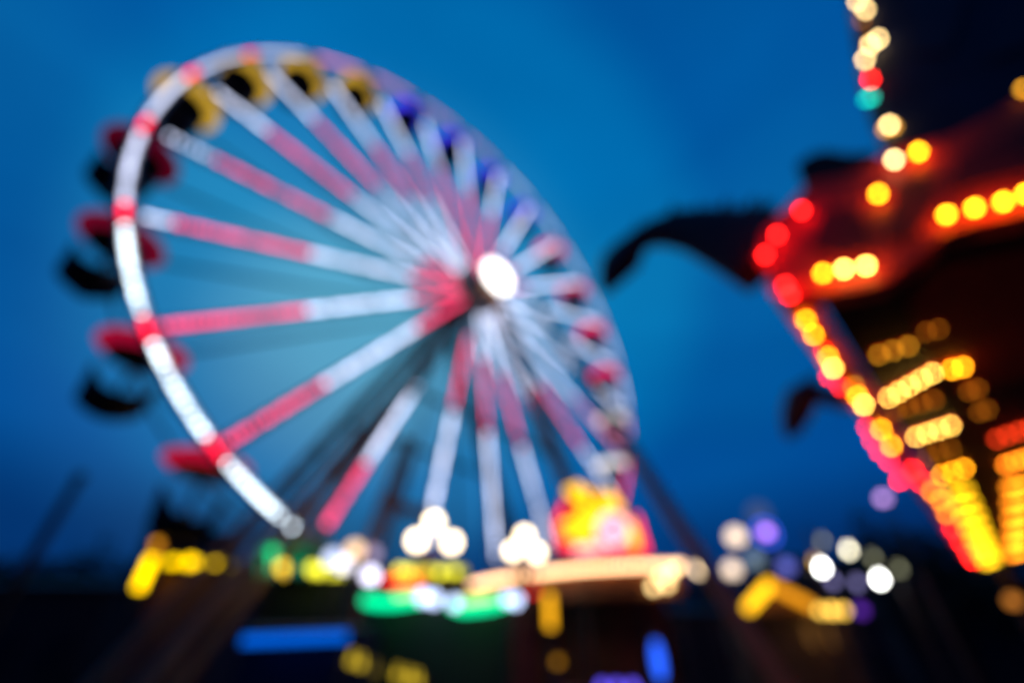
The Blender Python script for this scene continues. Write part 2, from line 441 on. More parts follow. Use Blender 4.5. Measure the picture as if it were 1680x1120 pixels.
# bulbs
YB = lamp('yellow_bulb', (1.0, .37, .008), 36); YBB = lamp('bright_yellow_bulb', (1.0, .56, .09), 44)
YD = lamp('dim_yellow_bulb', (1.0, .42, .02), 6.5); RB = lamp('red_bulb', (1.0, .012, .010), 36); WB = lamp('warm_bulb', (1.0, .68, .28), 24)
OB = lamp('orange_bulb', (1.0, .24, .01), 20); TB = lamp('teal_bulb', (.0, .40, .30), 14); DB = lamp('faint_bulb', (1.0, .3, .015), 2.6)
BULB = None
def make_bulb(parent, p, mat, scale=1.0):
    global BULB
    if BULB is None:
        bm = B(); ball(bm, (0, 0, 0), .028, 1); BULB = obj('bulb', bm, YB, parent, smooth=True)
        BULB.location = p; BULB.scale = (scale,)*3
        if mat is not YB: pass
        return BULB
    return mesh_copy(BULB, 'bulb', parent, p, mat, scale)
for x, y in ((1350, 448), (1441, 318), (1553, 352), (1599, 341), (1646, 331), (1683, 318), (1507, 249)):
    make_bulb(pav, fp(x, y, -.10), YB)
for x, y in ((1385, 441), (1421, 436)): make_bulb(pav, fp(x, y, -.10), YBB)
make_bulb(pav, fp(1467, 262, -.10), WB)
make_bulb(pav, fp(1679, 146, -.05), YD)
for x, y in ((1255, 418), (1275, 385), (1315, 345), (1288, 468), (1296, 484)): make_bulb(pav, fp(x, y, -.10), RB, 1.0)
for x, y, m in ((1406, 2, WB), (1420, 16, WB), (1414, 34, DB), (1428, 74, WB), (1441, 64, WB), (1419, 98, WB), (1427, 72, YD), (1428, 130, RB),
                (1421, 163, TB), (1430, 160, TB), (1459, 205, WB), (1466, 208, YD), (1452, 212, YD)):
    make_bulb(bb, fp(x, y, .47), m, 1.04)
def sp_(px, py, o=.10, dz=0): return atZ(px, py, ZE-.10)-base
for x, y, m, s_ in ((1322, 525, YB, 1), (1335, 549, YB, 1), (1359, 586, YB, 1), (1367, 604, YBB, 1), (1401, 634, YD, 1.1), (1407, 650, YB, 1.1), (1417, 664, YBB, 1.1),
                (1446, 704, YB, 1.2), (1463, 731, YB, 1.25)):
    make_bulb(eave, sp_(x, y), m, s_)
for x, y, m, s_ in ((1345, 575, RB, .7), (1352, 618, RB, .9), (1372, 635, RB, .9), (1414, 700, RB, 1.0), (1424, 722, RB, 1.1), (1436, 740, RB, 1.2), (1452, 756, RB, 1.3), (1474, 787, RB, 1.6), (1496, 772, RB, 1.6), (1510, 790, RB, 1.7),
                (1527, 806, OB, 1.6), (1541, 820, OB, 1.7), (1551, 842, OB, 1.8), (1562, 866, RB, 2.0), (1575, 888, RB, 2.1), (1587, 905, RB, 2.2), (1594, 918, RB, 2.3)):
    make_bulb(eave, sp_(x+(7 if y < 770 else 2), y, .12), m, s_*(.9 if y < 770 else 1))
# rows of bulbs on battens under the soffit
def batten(x0, y0, x1, y1, n, mat, s_=1.0, far=False):
    z = ZE+.10
    a, b = zp(x0, y0, z), zp(x1, y1, z)
    d = (b-a).normalized()
    bm = B(); bar(bm, a-d*.06+Vector((0, 0, .05)), b+d*.06+Vector((0, 0, .05)), .07, .05)
    bt = obj('light_batten', bm, redp, pav)
    if far:
        bm = B(); tube(bm, a, b, .035*s_, seg=6); obj('light_strip', bm, mat, bt); return
    for i in range(n): make_bulb(bt, a+(b-a)*(i/(n-1)), mat, s_)
batten(1442, 582, 1490, 568, 3, YD, .95)
batten(1458, 652, 1530, 612, 5, YBB, .85)
batten(1470, 674, 1532, 656, 4, DB, 1.1)
batten(1503, 716, 1560, 698, 4, YBB, .95)
batten(1522, 748, 1560, 736, 3, DB, 1.2)
batten(1545, 779, 1582, 768, 3, YB, 1.2)
batten(1562, 606, 1580, 602, 2, YB, 1.0)
batten(1590, 642, 1604, 638, 2, DB, 1.0)
batten(1607, 676, 1620, 672, 2, DB, 1.0)
batten(1520, 545, 1540, 540, 2, DB, .8)
for i, (x0, x1, y) in enumerate(((1556, 1592, 806), (1566, 1601, 827), (1575, 1609, 846), (1584, 1615, 864), (1592, 1621, 881), (1600, 1626, 896), (1606, 1630, 909), (1612, 1634, 920))):
    batten(x0, y+3, x1, y-4, 0, lamp('far_yellow_strip', (1, .55, .008), 7.5), 1.0+.12*i, True)
batten(1636, 720, 1690, 702, 4, lamp('dim_red_bulb', (1, .05, .01), 9), 1.2)
batten(1650, 762, 1694, 748, 4, OB, 1.4)
for i, (x0, x1, y) in enumerate(((1650, 1690, 796), (1651, 1690, 822), (1653, 1688, 846), (1655, 1686, 868), (1655, 1684, 888), (1657, 1682, 906))):
    batten(x0, y+3, x1, y-4, 0, lamp('far_orange_strip', (1, .27, .01), 10), 1.1+.12*i, True)

# dragon figures jutting from the eave
def make_dragon(label, st, p0, ww_max, spikes, eye, horn):
    def gp(px, py): return atP(px, py, p0, NF)
    o0 = gp(st[0][0], st[0][1])
    root = thing('dragon_ornament', o0, label, 'ornament', 'dragon heads along the pavilion eave')
    pts = [gp(x, y)-o0 for x, y, h in st]
    bm = B(); rings = []
    for i, p in enumerate(pts):
        t = (pts[min(i+1, len(pts)-1)]-pts[max(i-1, 0)]).normalized()
        x, y, h = st[i]; u = t.cross(NF).normalized()
        hh = h*(gp(x, y+1)-gp(x, y)).length; ww = min(hh*.8, ww_max)
        rings.append([bm.verts.new(p+u*hh*math.cos(a)+NF*ww*math.sin(a)) for a in [2*PI*j/14 for j in range(14)]])
    for A, D in zip(rings, rings[1:]):
        for j in range(14): bm.faces.new((A[j], A[(j+1) % 14], D[(j+1) % 14], D[j]))
    bm.faces.new(rings[0]); bm.faces.new(rings[-1][::-1])
    body = obj('neck', bm, paint('dragon_scales', (.040, .008, .012), .6, .5, 9), root, smooth=True)
    for x, yb, w, hgt, lean in spikes:
        bm = B(); prism(bm, [gp(x-w, yb+12)-o0-NF*.03, gp(x+lean, yb-hgt)-o0-NF*.01, gp(x+w, yb+12)-o0-NF*.03], NF*.06); obj('mane_spike', bm, maroon, body)
    for sgn in (-1, 1):
        e = gp(*eye[:2])-o0+NF*eye[2]*.9*sgn; bm = B(); ball(bm, e, eye[2]*.35, 2); obj('eye', bm, paint('glass_eye', (.2, .12, .02), .2), body)
        bm = B(); tube(bm, gp(*horn[:2])-o0+NF*.05*sgn, gp(*horn[2:])-o0+NF*.10*sgn, .03, .004, seg=8); obj('horn', bm, maroon, body)
    return root
make_dragon('dark arched dragon neck with ragged mane jutting from the pavilion corner',
    [(1280, 415, 66), (1240, 404, 54), (1195, 389, 44), (1150, 378, 34), (1105, 374, 27), (1070, 382, 20), (1046, 396, 17), (1030, 412, 25), (1017, 430, 29), (1007, 448, 22), (997, 468, 12), (993, 478, 6)],
    corner-NF*.17, .15, [(1100, 352, 11, 16, 7), (1118, 352, 10, 9, 9), (1139, 350, 14, 13, 12), (1158, 348, 12, 11, 10), (1181, 346, 15, 17, 14), (1200, 345, 12, 10, 10), (1224, 342, 16, 15, 15), (1246, 341, 12, 12, 12), (1262, 340, 9, 9, 9)],
    (1022, 426, .09), (1042, 388, 1056, 364))
make_dragon('small dark drooping dragon head farther along the eave beneath the yellow bulbs',
    [(1400, 656, 17), (1375, 655, 15), (1348, 648, 14), (1328, 640, 19), (1315, 652, 23), (1308, 672, 21), (1301, 694, 17), (1296, 712, 9), (1294, 718, 4)],
    corner+AX*2.95, .16, [(1344, 634, 7, 8, 5), (1360, 640, 6, 7, 5)], (1316, 656, .07), (1330, 628, 1342, 610))

# ------------------------------------------------------------------ curved kiosk with bulb edge and flower sign
CC = Vector((3.3, 14.6, 0)); CR = 5.2; CE = 3.5
def ang(px, py):
    p = atZ(px, py, CE)-CC; return math.atan2(p.y, p.x)
a0, a1 = ang(742, 966), ang(1114, 925)
if a0 > 0: a0 -= 2*PI
am = (a0+a1)/2; IR = 3.6                        # a kiosk bent along an arc, open front outward
car = thing('curved_kiosk', CC+Vector((math.cos(am)*CR, math.sin(am)*CR, 0)), 'curved kiosk with a long warm bulb strip along its orange eave', 'kiosk')
KO = Vector((math.cos(am)*CR, math.sin(am)*CR, 0))
def sector(prof, seg=40, closed=True):
    bm = B(); rings = lathe(bm, prof, seg, None, a0, a1)
    if closed:
        for A, D in zip([rings[-1]], [rings[0]]):
            for i in range(seg): bm.faces.new((A[i], A[i+1], D[i+1], D[i]))
        bm.faces.new([r[0] for r in rings]); bm.faces.new([r[-1] for r in rings][::-1])
    bmesh.ops.translate(bm, verts=bm.verts, vec=-KO); return bm
obj('roof', sector([(CR-.03, CE+.01), (CR*.86, CE+.22), (IR, CE+.05), (IR, CE-.03), (CR-.03, CE-.03)]), paint('kiosk_roof', (.03, .010, .014), .7), car)
fas = obj('fascia', sector([(CR, CE+.04), (CR, CE-.52), (CR-.06, CE-.52), (CR-.06, CE-.035), (CR-.06, CE+.0)]), paint('orange_fascia', (.22, .07, .016), .5, .3, 3), car)
bm = B(); n = 46
for i in range(n+1):
    a = a0+(a1-a0)*i/n; ball(bm, Vector(((CR+.07)*math.cos(a), (CR+.07)*math.sin(a), CE-.03))-KO, .066, 1)
obj('bulb_strip', bm, lamp('cream_bulbs', (1.0, .56, .27), 5.4), fas)
ck = CC+KO
for x, y in ((1072, 962), (1094, 958), (1100, 940), (1085, 945), (1108, 930)):
    fn = Vector((math.cos(a1), math.sin(a1), 0))
    p = atP(x, y, CC+fn*(CR+.1), fn)-ck
    mesh_copy(BULB, 'bulb', fas, p, lamp('pale_yellow_bulb', (1, .70, .28), 6), 2.6)
obj('back_wall', sector([(IR+.1, .3), (IR+.1, CE-.04), (IR, CE-.04), (IR, .3)]), paint('kiosk_wall', (.24, .06, .025), .6, .4, 2), car)
obj('counter', sector([(CR-.25, .02), (CR-.25, 1.05), (CR-.75, 1.05), (CR-.75, .02)]), brownp, car)
for f in (0.03, .33, .66, .97):
    a = a0+(a1-a0)*f; bm = B(); q = Vector(((CR-.15)*math.cos(a), (CR-.15)*math.sin(a), 0))-KO; tube(bm, q, q+Vector((0, 0, CE-.03)), .05); obj('post', bm, steel, car)

# hanging yellow light box
p = atY(902, 1000, 8.9); pa, pb = atY(898, 972, 8.9), atY(904, 1030, 8.9)
vs_ = thing('blade_sign', (p.x, p.y, 0), 'upright glowing yellow light sign standing before the curved kiosk', 'sign')
bm = B(); box(bm, (0, .06, (pa.z+pb.z)/2), (.22, .10, pa.z-pb.z+.1)); sf = obj('sign_box', bm, steel, vs_)
bm = B(); box(bm, (0, -.01, (pa.z+pb.z)/2), (.12, .03, pa.z-pb.z)); obj('sign_panel', bm, lamp('yellow_sign', (1, .45, .01), 2.0), sf)
bm = B(); tube(bm, (0, .06, 0), (0, .06, pb.z), .05); obj('post', bm, steel, vs_)
# flower sign on the roof
FY = 10.4
fl0 = atY(990, 905, FY)
fs = thing('flower_sign', (fl0.x, FY, 0), 'glowing yellow and red flower sign with pink ring on top of the curved kiosk', 'sign')
def fy(px, py, y=0): p = atY(px, py, FY+y); return p-Vector((fl0.x, FY, 0))
bm = B(); prism(bm, [fy(*q) for q in ((912, 900), (908, 850), (925, 812), (955, 800), (1000, 806), (1030, 835), (1048, 880), (1066, 914), (920, 914))], (0, .12, 0))
fbk = obj('backing_board', bm, paint('red_board', (.30, .02, .02), .5), fs)
def neon(name, pxs, r, mat, closed=False, y=-.10):
    bm = B(); P = [fy(x, y_)+Vector((0, y, 0)) for x, y_ in pxs]
    if closed: P.append(P[0])
    polytube(bm, P, r); 
    for q in P: ball(bm, q, r*1.01, 1)
    return obj(name, bm, mat, fbk)
ny = lamp('yellow_neon', (1, .52, .01), 2.4); nr = lamp('red_neon', (1, .02, .05), 3.0); npk = lamp('pink_neon', (1, .42, .46), 2.3); nlil = lamp('lilac_neon', (.55, .45, .9), 1.6)
for px_ in ([(932, 805), (945, 818), (965, 828)], [(945, 800), (965, 812)], [(925, 862), (945, 858), (960, 846)], [(930, 880), (955, 872)], [(985, 815), (990, 835), (975, 850)], [(1000, 815), (1015, 835)], [(1030, 860), (1040, 885)], [(955, 835), (965, 860), (945, 878)], [(1035, 880), (1040, 900)], [(965, 880), (975, 845), (1000, 828)], [(975, 900), (950, 892)]):
    neon('petal_tube', px_, .085, ny)
neon('red_tube', [(922, 895), (960, 899), (1010, 902), (1050, 905)], .07, nr)
neon('red_tube', [(918, 885), (915, 855), (928, 830)], .05, nr)
neon('red_tube', [(1042, 850), (1052, 885), (1058, 905)], .05, nr)
neon('ring_tube', [(1003+20*math.cos(a), 872+23*math.sin(a)) for a in [2*PI*i/16 for i in range(16)]], .085, npk, True, -.2)
neon('white_tube', [(945, 905), (985, 900)], .07, lamp('rose_neon', (1, .45, .5), 2.4), False, -.2)
bm = B(); ball(bm, fy(1003, 872)+Vector((0, -.16, 0)), .13, 2, (1, .4, 1)); obj('ring_centre', bm, nlil, fbk, smooth=True)
for x in (935, 1040):
    p = fy(x, 913); bm = B(); tube(bm, (p.x, .06, 0), (p.x, .06, p.z), .06); obj('post', bm, steel, fs)

# ------------------------------------------------------------------ globe lamps
def cluster(name, Y, gl, label, r, mat, pole=pole_red):
    c0 = atY(sum(g[0] for g in gl)/len(gl), sum(g[1] for g in gl)/len(gl), Y)
    t = thing(name, (c0.x, Y, 0), label, 'street lamp', 'three globe lamps')
    low = c0.z-.75
    bm = B(); tube(bm, (0, 0, 0), (0, 0, low+.4), .075, .06, seg=12); tube(bm, (0, 0, 0), (0, 0, .3), .16, .12, seg=12)
    ps = obj('post', bm, pole, t)
    for x, y in gl:
        p = atY(x, y, Y)-Vector((c0.x, Y, 0))
        bm = B(); polytube(bm, [Vector((0, 0, low)), Vector((p.x*.7, 0, low+.1)), Vector((p.x, 0, p.z-r*.9))], .03); obj('arm', bm, pole, ps)
        bm = B(); ball(bm, p, r, 2); obj('globe', bm, mat, t, smooth=True)
gw = lamp('warm_globe', (1.0, .80, .50), 9)
cluster('globe_lamp', 13.0, [(712, 856), (684, 886), (741, 889)], 'three bright warm globes on a red post, left of two clusters', .20, gw)
cluster('globe_lamp', 8.6, [(861, 878), (842, 903), (880, 906)], 'three bright warm globes close together on post beside flower sign', .115, gw)
def single(px, py, Y, r, mat, label, cat='street lamp', sub='globe', name='street_lamp', group=None):
    p = atY(px, py, Y)
    t = thing(name, (p.x, p.y, 0), label, cat, group)
    bm = B(); tube(bm, (0, 0, 0), (0, 0, p.z-r*.8), .06, .04, seg=10); tube(bm, (0, 0, 0), (0, 0, .35), .12, .10, seg=10)
    tube(bm, (0, 0, p.z-r*1.15), (0, 0, p.z-r*.85), r*.5, r*.55, seg=10)
    obj('post', bm, steel, t)
    bm = B(); ball(bm, (0, 0, p.z), r, 2); obj(sub, bm, mat, t, smooth=True)
    bm = B(); tube(bm, (0, 0, p.z+r*.92), (0, 0, p.z+r*1.08), r*.45, r*.2, seg=10); obj('cap', bm, steel, t)
    return t
wl = lamp('cream_globe', (1.0, .72, .42), 7.0); wl2 = lamp('soft_globe', (.95, .72, .52), 2.4); wl3 = lamp('faint_globe', (.55, .62, .72), .8)
single(1152, 930, 13.0, .22, wl, 'cream globe street lamp just right of the kiosk bulb strip')
single(1201, 934, 20.5, .30, wl2, 'pale cream globe lamp low between curved kiosk and yellow gable')
single(1207, 880, 21.0, .36, wl2, 'pale cream globe lamp standing above the other cream lamps')
single(1244, 842, 22.0, .50, lamp('bluish_globe', (.12, .2, .5), .45), 'large faint bluish globe, highest lamp right of the wheel')
single(1238, 918, 22.5, .34, lamp('grey_globe', (.30, .42, .52), .8), 'faint grey blue globe lamp behind the cream lamps')
t = single(1257, 873, 20.0, .20, lamp('violet_globe', (.60, .22, .85), 3.6), 'violet pink globe lamp with a blue halo ring')
p = atY(1257, 873, 20.0)
bm = B(); bmesh.ops.create_circle(bm, segments=20, radius=.40); bm.free()
bm = B()
P = [Vector((.42*math.cos(a), 0, p.z+.42*math.sin(a))) for a in [2*PI*i/20 for i in range(21)]]
polytube(bm, P, .05, 6); obj('halo_ring', bm, lamp('blue_neon', (.05, .12, 1.0), 2.6), t)
single(1290, 930, 21.5, .30, lamp('blue_globe', (.16, .18, .75), 1.2), 'blue violet globe lamp left of the white festoon bulbs')
single(1449, 817, 18.0, .17, lamp('lilac_globe', (.42, .22, .55), 5.0), 'single lilac globe lamp beneath the pavilion red bulbs')
single(582, 902, 14.5, .24, lamp('peach_globe', (.95, .62, .34), 2.4), 'peach globe lamp behind the green neon stall, left of clusters')
single(546, 916, 12.0, .20, lamp('cold_globe', (.62, .70, 1.0), 2.2), 'cold white twin globe lamp left of the peach lamp', sub='globe')
single(565, 926, 12.3, .18, lamp('cold_globe2', (.85, .82, .95), 2.8), 'cold white lower globe lamp beside the peach lamp')
single(608, 944, 10.6, .15, lamp('lilac_white', (.80, .78, 1.0), 4.6), 'lilac white globe lamp at left end of green neon stall')
single(612, 908, 13.2, .17, lamp('lilac_dim', (.45, .35, .55), 1.6), 'dim lilac globe lamp above the lilac white one')

# festoon of white and dim bulbs, right of centre
def festoon(name, Y, bulbs, label, ends, s=.085):
    t = thing(name, (atY(*ends[0], Y).x, Y, 0), label, 'string lights')
    o = Vector((atY(*ends[0], Y).x, Y, 0))
    P = [atY(*ends[0], Y)-o]+[atY(x, y, Y)-o+Vector((0, 0, s+.05)) for x, y, m in bulbs]+[atY(*ends[1], Y)-o]
    bm = B(); polytube(bm, P, .012, 5); ca = obj('cable', bm, black, t)
    for q in (P[0], P[-1]):
        bm = B(); tube(bm, (q.x, .0, 0), (q.x, 0, q.z+.1), .05); obj('post', bm, steel, t)
    for x, y, m in bulbs:
        p = atY(x, y, Y)-o
        bm = B(); ball(bm, p, s, 1); tube(bm, p+Vector((0, 0, s*.8)), p+Vector((0, 0, s+.06)), s*.4, seg=6)
        obj('bulb', bm, m, ca, smooth=True)
fw = lamp('festoon_white', (1.0, 1.0, .95), 24); fc = lamp('festoon_cream', (.85, .78, .55), 12); fo = lamp('festoon_olive', (.28, .28, .17), 3); fl = lamp('festoon_lilac', (.20, .18, .42), 3.2)
fb = lamp('festoon_brown', (.5, .28, .06), 4)
festoon('festoon_lights', 15.5, [(1350, 888, fo), (1393, 903, fc), (1433, 916, fo), (1476, 934, fo)], 'upper string of cream and olive bulbs sagging to the right', ((1326, 872), (1510, 945)), .10)
festoon('festoon_lights', 14.5, [(1338, 922, fb), (1349, 932, fw), (1367, 954, fl), (1407, 957, fl), (1444, 951, fw)], 'lower string with two brilliant white bulbs and lilac ones', ((1322, 915), (1478, 960)), .10)
yd = lamp('festoon_yellow', (.8, .55, .03), 1.3)
festoon('festoon_lights', 7.6, [(577, 1084, yd), (592, 1089, yd), (616, 1100, lamp('festoon_faint', (.5, .35, .05), .4)), (652, 1108, yd), (671, 1113, yd), (684, 1117, yd)], 'low dim yellow bulb string at bottom edge, below the blue sign', ((560, 1078), (700, 1122)), .055)

# ------------------------------------------------------------------ stalls
def stall(name, x0, x1, Y, depth, z, label, wall, roofm=None, pitch=.35):
    t = thing(name, ((x0+x1)/2, Y, 0), label, 'stall'); w = x1-x0
    bm = B(); box(bm, (0, depth*.62, z*.5), (w*.96, depth*.72, z-.02)); obj('cabin', bm, wall, t)
    bm = B(); prism(bm, [Vector((-w/2, 0, z)), Vector((w/2, 0, z)), Vector((w/2, depth/2, z+pitch)), Vector((w/2, depth, z+.01)), Vector((-w/2, depth, z+.01)), Vector((-w/2, depth/2, z+pitch))], (0, 0, .07)) if False else None
    pts = [(0, z+.005), (depth/2, z+pitch), (depth, z+.005)]
    A = [bm.verts.new((-w/2, y, zz)) for y, zz in pts]; D = [bm.verts.new((w/2, y, zz)) for y, zz in pts]
    bm.faces.new(A); bm.faces.new(D[::-1])
    for i in range(3): bm.faces.new((A[i], A[(i+1) % 3], D[(i+1) % 3], D[i]))
    obj('roof', bm, roofm or wall, t)
    bm = B(); box(bm, (0, depth*.24, 1.0), (w*.9, .3, .08)); obj('counter', bm, wall, t)
    for s_ in (-1, 1):
        bm = B(); tube(bm, (s_*w*.47, .08, 0), (s_*w*.47, .08, z), .04); obj('post', bm, steel, t)
    return t
def rel(t, p): return p-Vector(t.location)
# left stall with yellow neon frame
NY = 17.0
p0, p1 = atY(246, 922, NY), atY(384, 922, NY)
st = stall('neon_stall', p0.x, p1.x, NY, 2.6, p0.z-.05, 'dark stall outlined by a yellow neon corner and dotted eave at left', paint('purple_wall', (.10, .032, .060), .7))
bm = B(); a, b = rel(st, atY(250, 914, NY-.15)), rel(st, atY(231, 966, NY-.15)); b.x = a.x; tube(bm, a, b, .14, seg=8); obj('neon_upright', bm, lamp('neon_yellow', (1, .58, .0), 4.2), st)
bm = B(); tube(bm, rel(st, atY(268, 922, NY-.15)), rel(st, atY(378, 924, NY-.15)), .085, seg=8); obj('neon_eave', bm, lamp('neon_yellow_dim', (.75, .48, .0), 2.0), st)
for x, s_ in ((284, .1), (312, .13), (318, .1), (350, .07)):
    bm = B(); ball(bm, rel(st, atY(x, 921, NY-.3)), s_*1.4, 1); obj('bulb', bm, lamp('neon_bulb', (1, .60, .0), 4.0), st, smooth=True)
bm = B(); p = rel(st, atY(258, 892, NY+.1)); ball(bm, p, .15, 1); tube(bm, (p.x, p.y, p.z-.15), (p.x, p.y, p0.z-.05), .03); obj('roof_lamp', bm, lamp('amber_lamp', (.6, .22, .01), 3.0), st)
# blue sign stall
p0, p1 = atY(384, 1050, 8.5), atY(584, 1042, 8.5)
st = stall('blue_stall', p0.x-.1, p1.x+.1, 8.5, 1.8, p0.z+.16, 'low dark stall with a long blue neon sign across its front', paint('blue_wall', (.008, .010, .05), .6), pitch=.12)
bm = B(); bar(bm, rel(st, atY(398, 1050, 8.42)), rel(st, atY(570, 1043, 8.42)), .05, .13); obj('blue_tube', bm, lamp('blue_tube', (.0, .11, .70), 1.35), st)
# green neon stall
p0, p1 = atY(596, 990, 9.6), atY(842, 990, 9.6)
GY = 9.6
st = stall('green_stall', p0.x, p1.x, GY, 1.4, atY(700, 970, GY).z, 'stall with green neon scallops and white bulbs left of the curved kiosk', paint('green_wall', (.012, .03, .02), .7), pitch=.2)
gn = lamp('green_neon', (.0, .66, .26), 2.6)
for pxs in ([(600, 984), (620, 988), (650, 988), (690, 982)], [(742, 992), (760, 998), (800, 994), (836, 984)]):
    bm = B(); P = [rel(st, atY(x, y, GY-.1)) for x, y in pxs]; polytube(bm, P, .085); [ball(bm, q, .086, 1) for q in P]; obj('neon_scallop', bm, gn, st, smooth=True)
for pxs, m, r in (([(650, 975), (690, 974)], lamp('lime_neon', (.65, .75, .15), 2.2), .05), ([(760, 984), (810, 978)], lamp('lime_neon', (.65, .75, .15), 2.2), .05),
               ([(632, 952), (690, 955)], lamp('red_tube', (1, .02, .03), 3.0), .05), ([(860, 972), (880, 968)], lamp('red_tube', (1, .02, .03), 3.0), .05),
               ([(645, 942), (700, 944)], lamp('amber_tube', (1, .35, .02), 2.0), .04), ([(655, 934), (762, 936)], lamp('olive_tube', (.55, .50, .02), 2.0), .055)):
    bm = B(); P = [rel(st, atY(x, y, GY-.06)) for x, y in pxs]; polytube(bm, P, r); obj('sign_tube', bm, m, st)
bm = B(); P = [rel(st, atY(x, y, GY)) for x, y in ((620, 970), (620, 928), (770, 930), (770, 968))]; prism(bm, P, (0, .06, 0)); obj('sign_board', bm, paint('dim_board', (.05, .03, .01), .6), st)
for x, y, s_ in ((694, 978, .12), (712, 982, .12), (746, 988, .10), (846, 984, .11), (832, 982, .09)):
    bm = B(); ball(bm, rel(st, atY(x, y, GY-.25)), s_, 1); obj('bulb', bm, lamp('pale_blue_bulb', (.55, .66, 1.0), 4.2), st, smooth=True)
for x, y in ((655, 934), (668, 936), (722, 939), (746, 937)):
    bm = B(); ball(bm, rel(st, atY(x, y, GY-.14)), .07, 1); obj('bulb', bm, lamp('lime_bulb', (.75, .70, .03), 4.5), st, smooth=True)
# green and yellow row behind, left of centre
GY2 = 12.5
p0, p1 = atY(436, 935, GY2), atY(566, 935, GY2)
st = stall('lamp_stall', p0.x, p1.x, GY2, 1.6, p0.z-.1, 'stall with green and yellow lamps in a row beneath the rim strip', paint('green_wall', (.012, .03, .02)), pitch=.2)
for x, y, m, s_ in ((447, 905, lamp('green_bulb', (.0, .28, .10), 5.5), .13), (430, 902, lamp('green_faint', (.0, .16, .06), 2), .11), (463, 930, lamp('amber_bulb', (.62, .38, .01), 5.5), .13),
                 (490, 926, lamp('green_faint', (.0, .16, .06), 2), .16), (512, 932, lamp('lime_bulb2', (.75, .70, .03), 3.6), .13), (525, 934, lamp('lime_bulb2', (.75, .70, .03), 3.6), .13), (545, 936, lamp('lime_bulb2', (.75, .70, .03), 3.6), .13), (560, 937, lamp('lime_bulb2', (.75, .70, .03), 3.6), .12)):
    p = rel(st, atY(x, y, GY2-.15)); bm = B(); ball(bm, p, s_, 1); tube(bm, p, (p.x, p.y+.25, p0.z-.1), .03, seg=5); obj('bulb', bm, m, st, smooth=True)
# gabled kiosk with yellow neon roof
KY = 18.6
p0, p1 = atY(1222, 998, KY), atY(1400, 998, KY)
st = stall('gabled_kiosk', p0.x, p1.x, KY, 2.5, p0.z-.1, 'kiosk with a yellow neon gable below the right lamps', paint('tan_wall', (.11, .06, .03), .7, .6, 1.2), pitch=.3)
for pxs, m, r in (([(1228, 996), (1262, 958)], lamp('gable_yellow', (1, .50, .01), 2.7), .17), ([(1262, 958), (1330, 992)], lamp('gable_orange', (.9, .33, .01), 1.5), .17),
                  ([(1345, 1001), (1385, 1001)], lamp('gable_lamp', (1, .58, .08), 4.2), .13)):
    bm = B(); P = [rel(st, atY(x, y, KY-.15)) for x, y in pxs]; polytube(bm, P, r); [ball(bm, q, r, 1) for q in P]; obj('neon_gable' if y else 'neon_gable', bm, m, st, smooth=True)
bm = B(); P = [rel(st, atY(x, y, KY+.1)) for x, y in ((1228, 1000), (1262, 960), (1330, 994), (1330, 1010), (1228, 1010))]; prism(bm, P, (0, .1, 0)); obj('gable_board', bm, paint('gable_board', (.16, .07, .02)), st)
for wx0, wx1 in ((1318, 1340), (1352, 1376)):
    a_, b_ = rel(st, atY(wx0, 1022, KY+.26)), rel(st, atY(wx1, 1060, KY+.26))
    bm = B(); box(bm, ((a_.x+b_.x)/2, a_.y, (a_.z+b_.z)/2), (abs(b_.x-a_.x), .04, abs(a_.z-b_.z))); wn = obj('lit_window', bm, lamp('warm_window', (1, .45, .12), .22), st)
    bm = B(); box(bm, ((a_.x+b_.x)/2, a_.y-.03, (a_.z+b_.z)/2), (.05, .02, abs(a_.z-b_.z))); obj('window_bar', bm, brownp, wn)
bm = B(); ball(bm, rel(st, atY(1412, 1000, KY-.2)), .2, 1); obj('purple_lamp', bm, lamp('purple_lamp', (.10, .02, .35), 2.0), st)
# blue lantern and purple bulb stall at the bottom edge
p = atY(1080, 1083, 7.8)
t = thing('blue_lantern', (p.x, p.y, 0), 'upright oval blue lantern low before the curved kiosk', 'lantern')
bm = B(); ball(bm, (0, 0, p.z), .105, 2, (.75, .75, 2.5)); obj('lantern_glass', bm, lamp('blue_lantern', (.02, .12, 1.0), 2.0), t, smooth=True)
bm = B(); tube(bm, (0, 0, 0), (0, 0, p.z-.25), .05); tube(bm, (0, 0, p.z-.28), (0, 0, p.z-.22), .1); tube(bm, (0, 0, p.z+.24), (0, 0, p.z+.3), .09, .03); obj('post', bm, steel, t)
p0, p1 = atY(975, 1116, 7.0), atY(1055, 1116, 7.0)
st = stall('game_stall', p0.x-.5, p1.x+.5, 7.0, 1.0, p0.z-.1, 'low game stall with purple bulbs at the bottom edge', paint('purple_wall', (.03, .01, .022)), pitch=.02)
for x in (988, 1012, 1038):
    bm = B(); pp = rel(st, atY(x, 1125, 6.95)); ball(bm, pp, .06, 1); tube(bm, pp, (pp.x, pp.y+.05, p0.z-.1), .02, seg=5); obj('bulb', bm, lamp('purple_bulb', (.12, .08, .9), 2.6), st, smooth=True)
single(915, 1085, 8.0, .06, lamp('dim_orange', (.6, .25, .01), 1.0), 'small dim orange lamp beneath the yellow upright sign')
single(1662, 985, 11.0, .12, lamp('dim_amber', (.45, .15, .02), 2.0), 'dim amber lamp below the pavilion at the right edge')

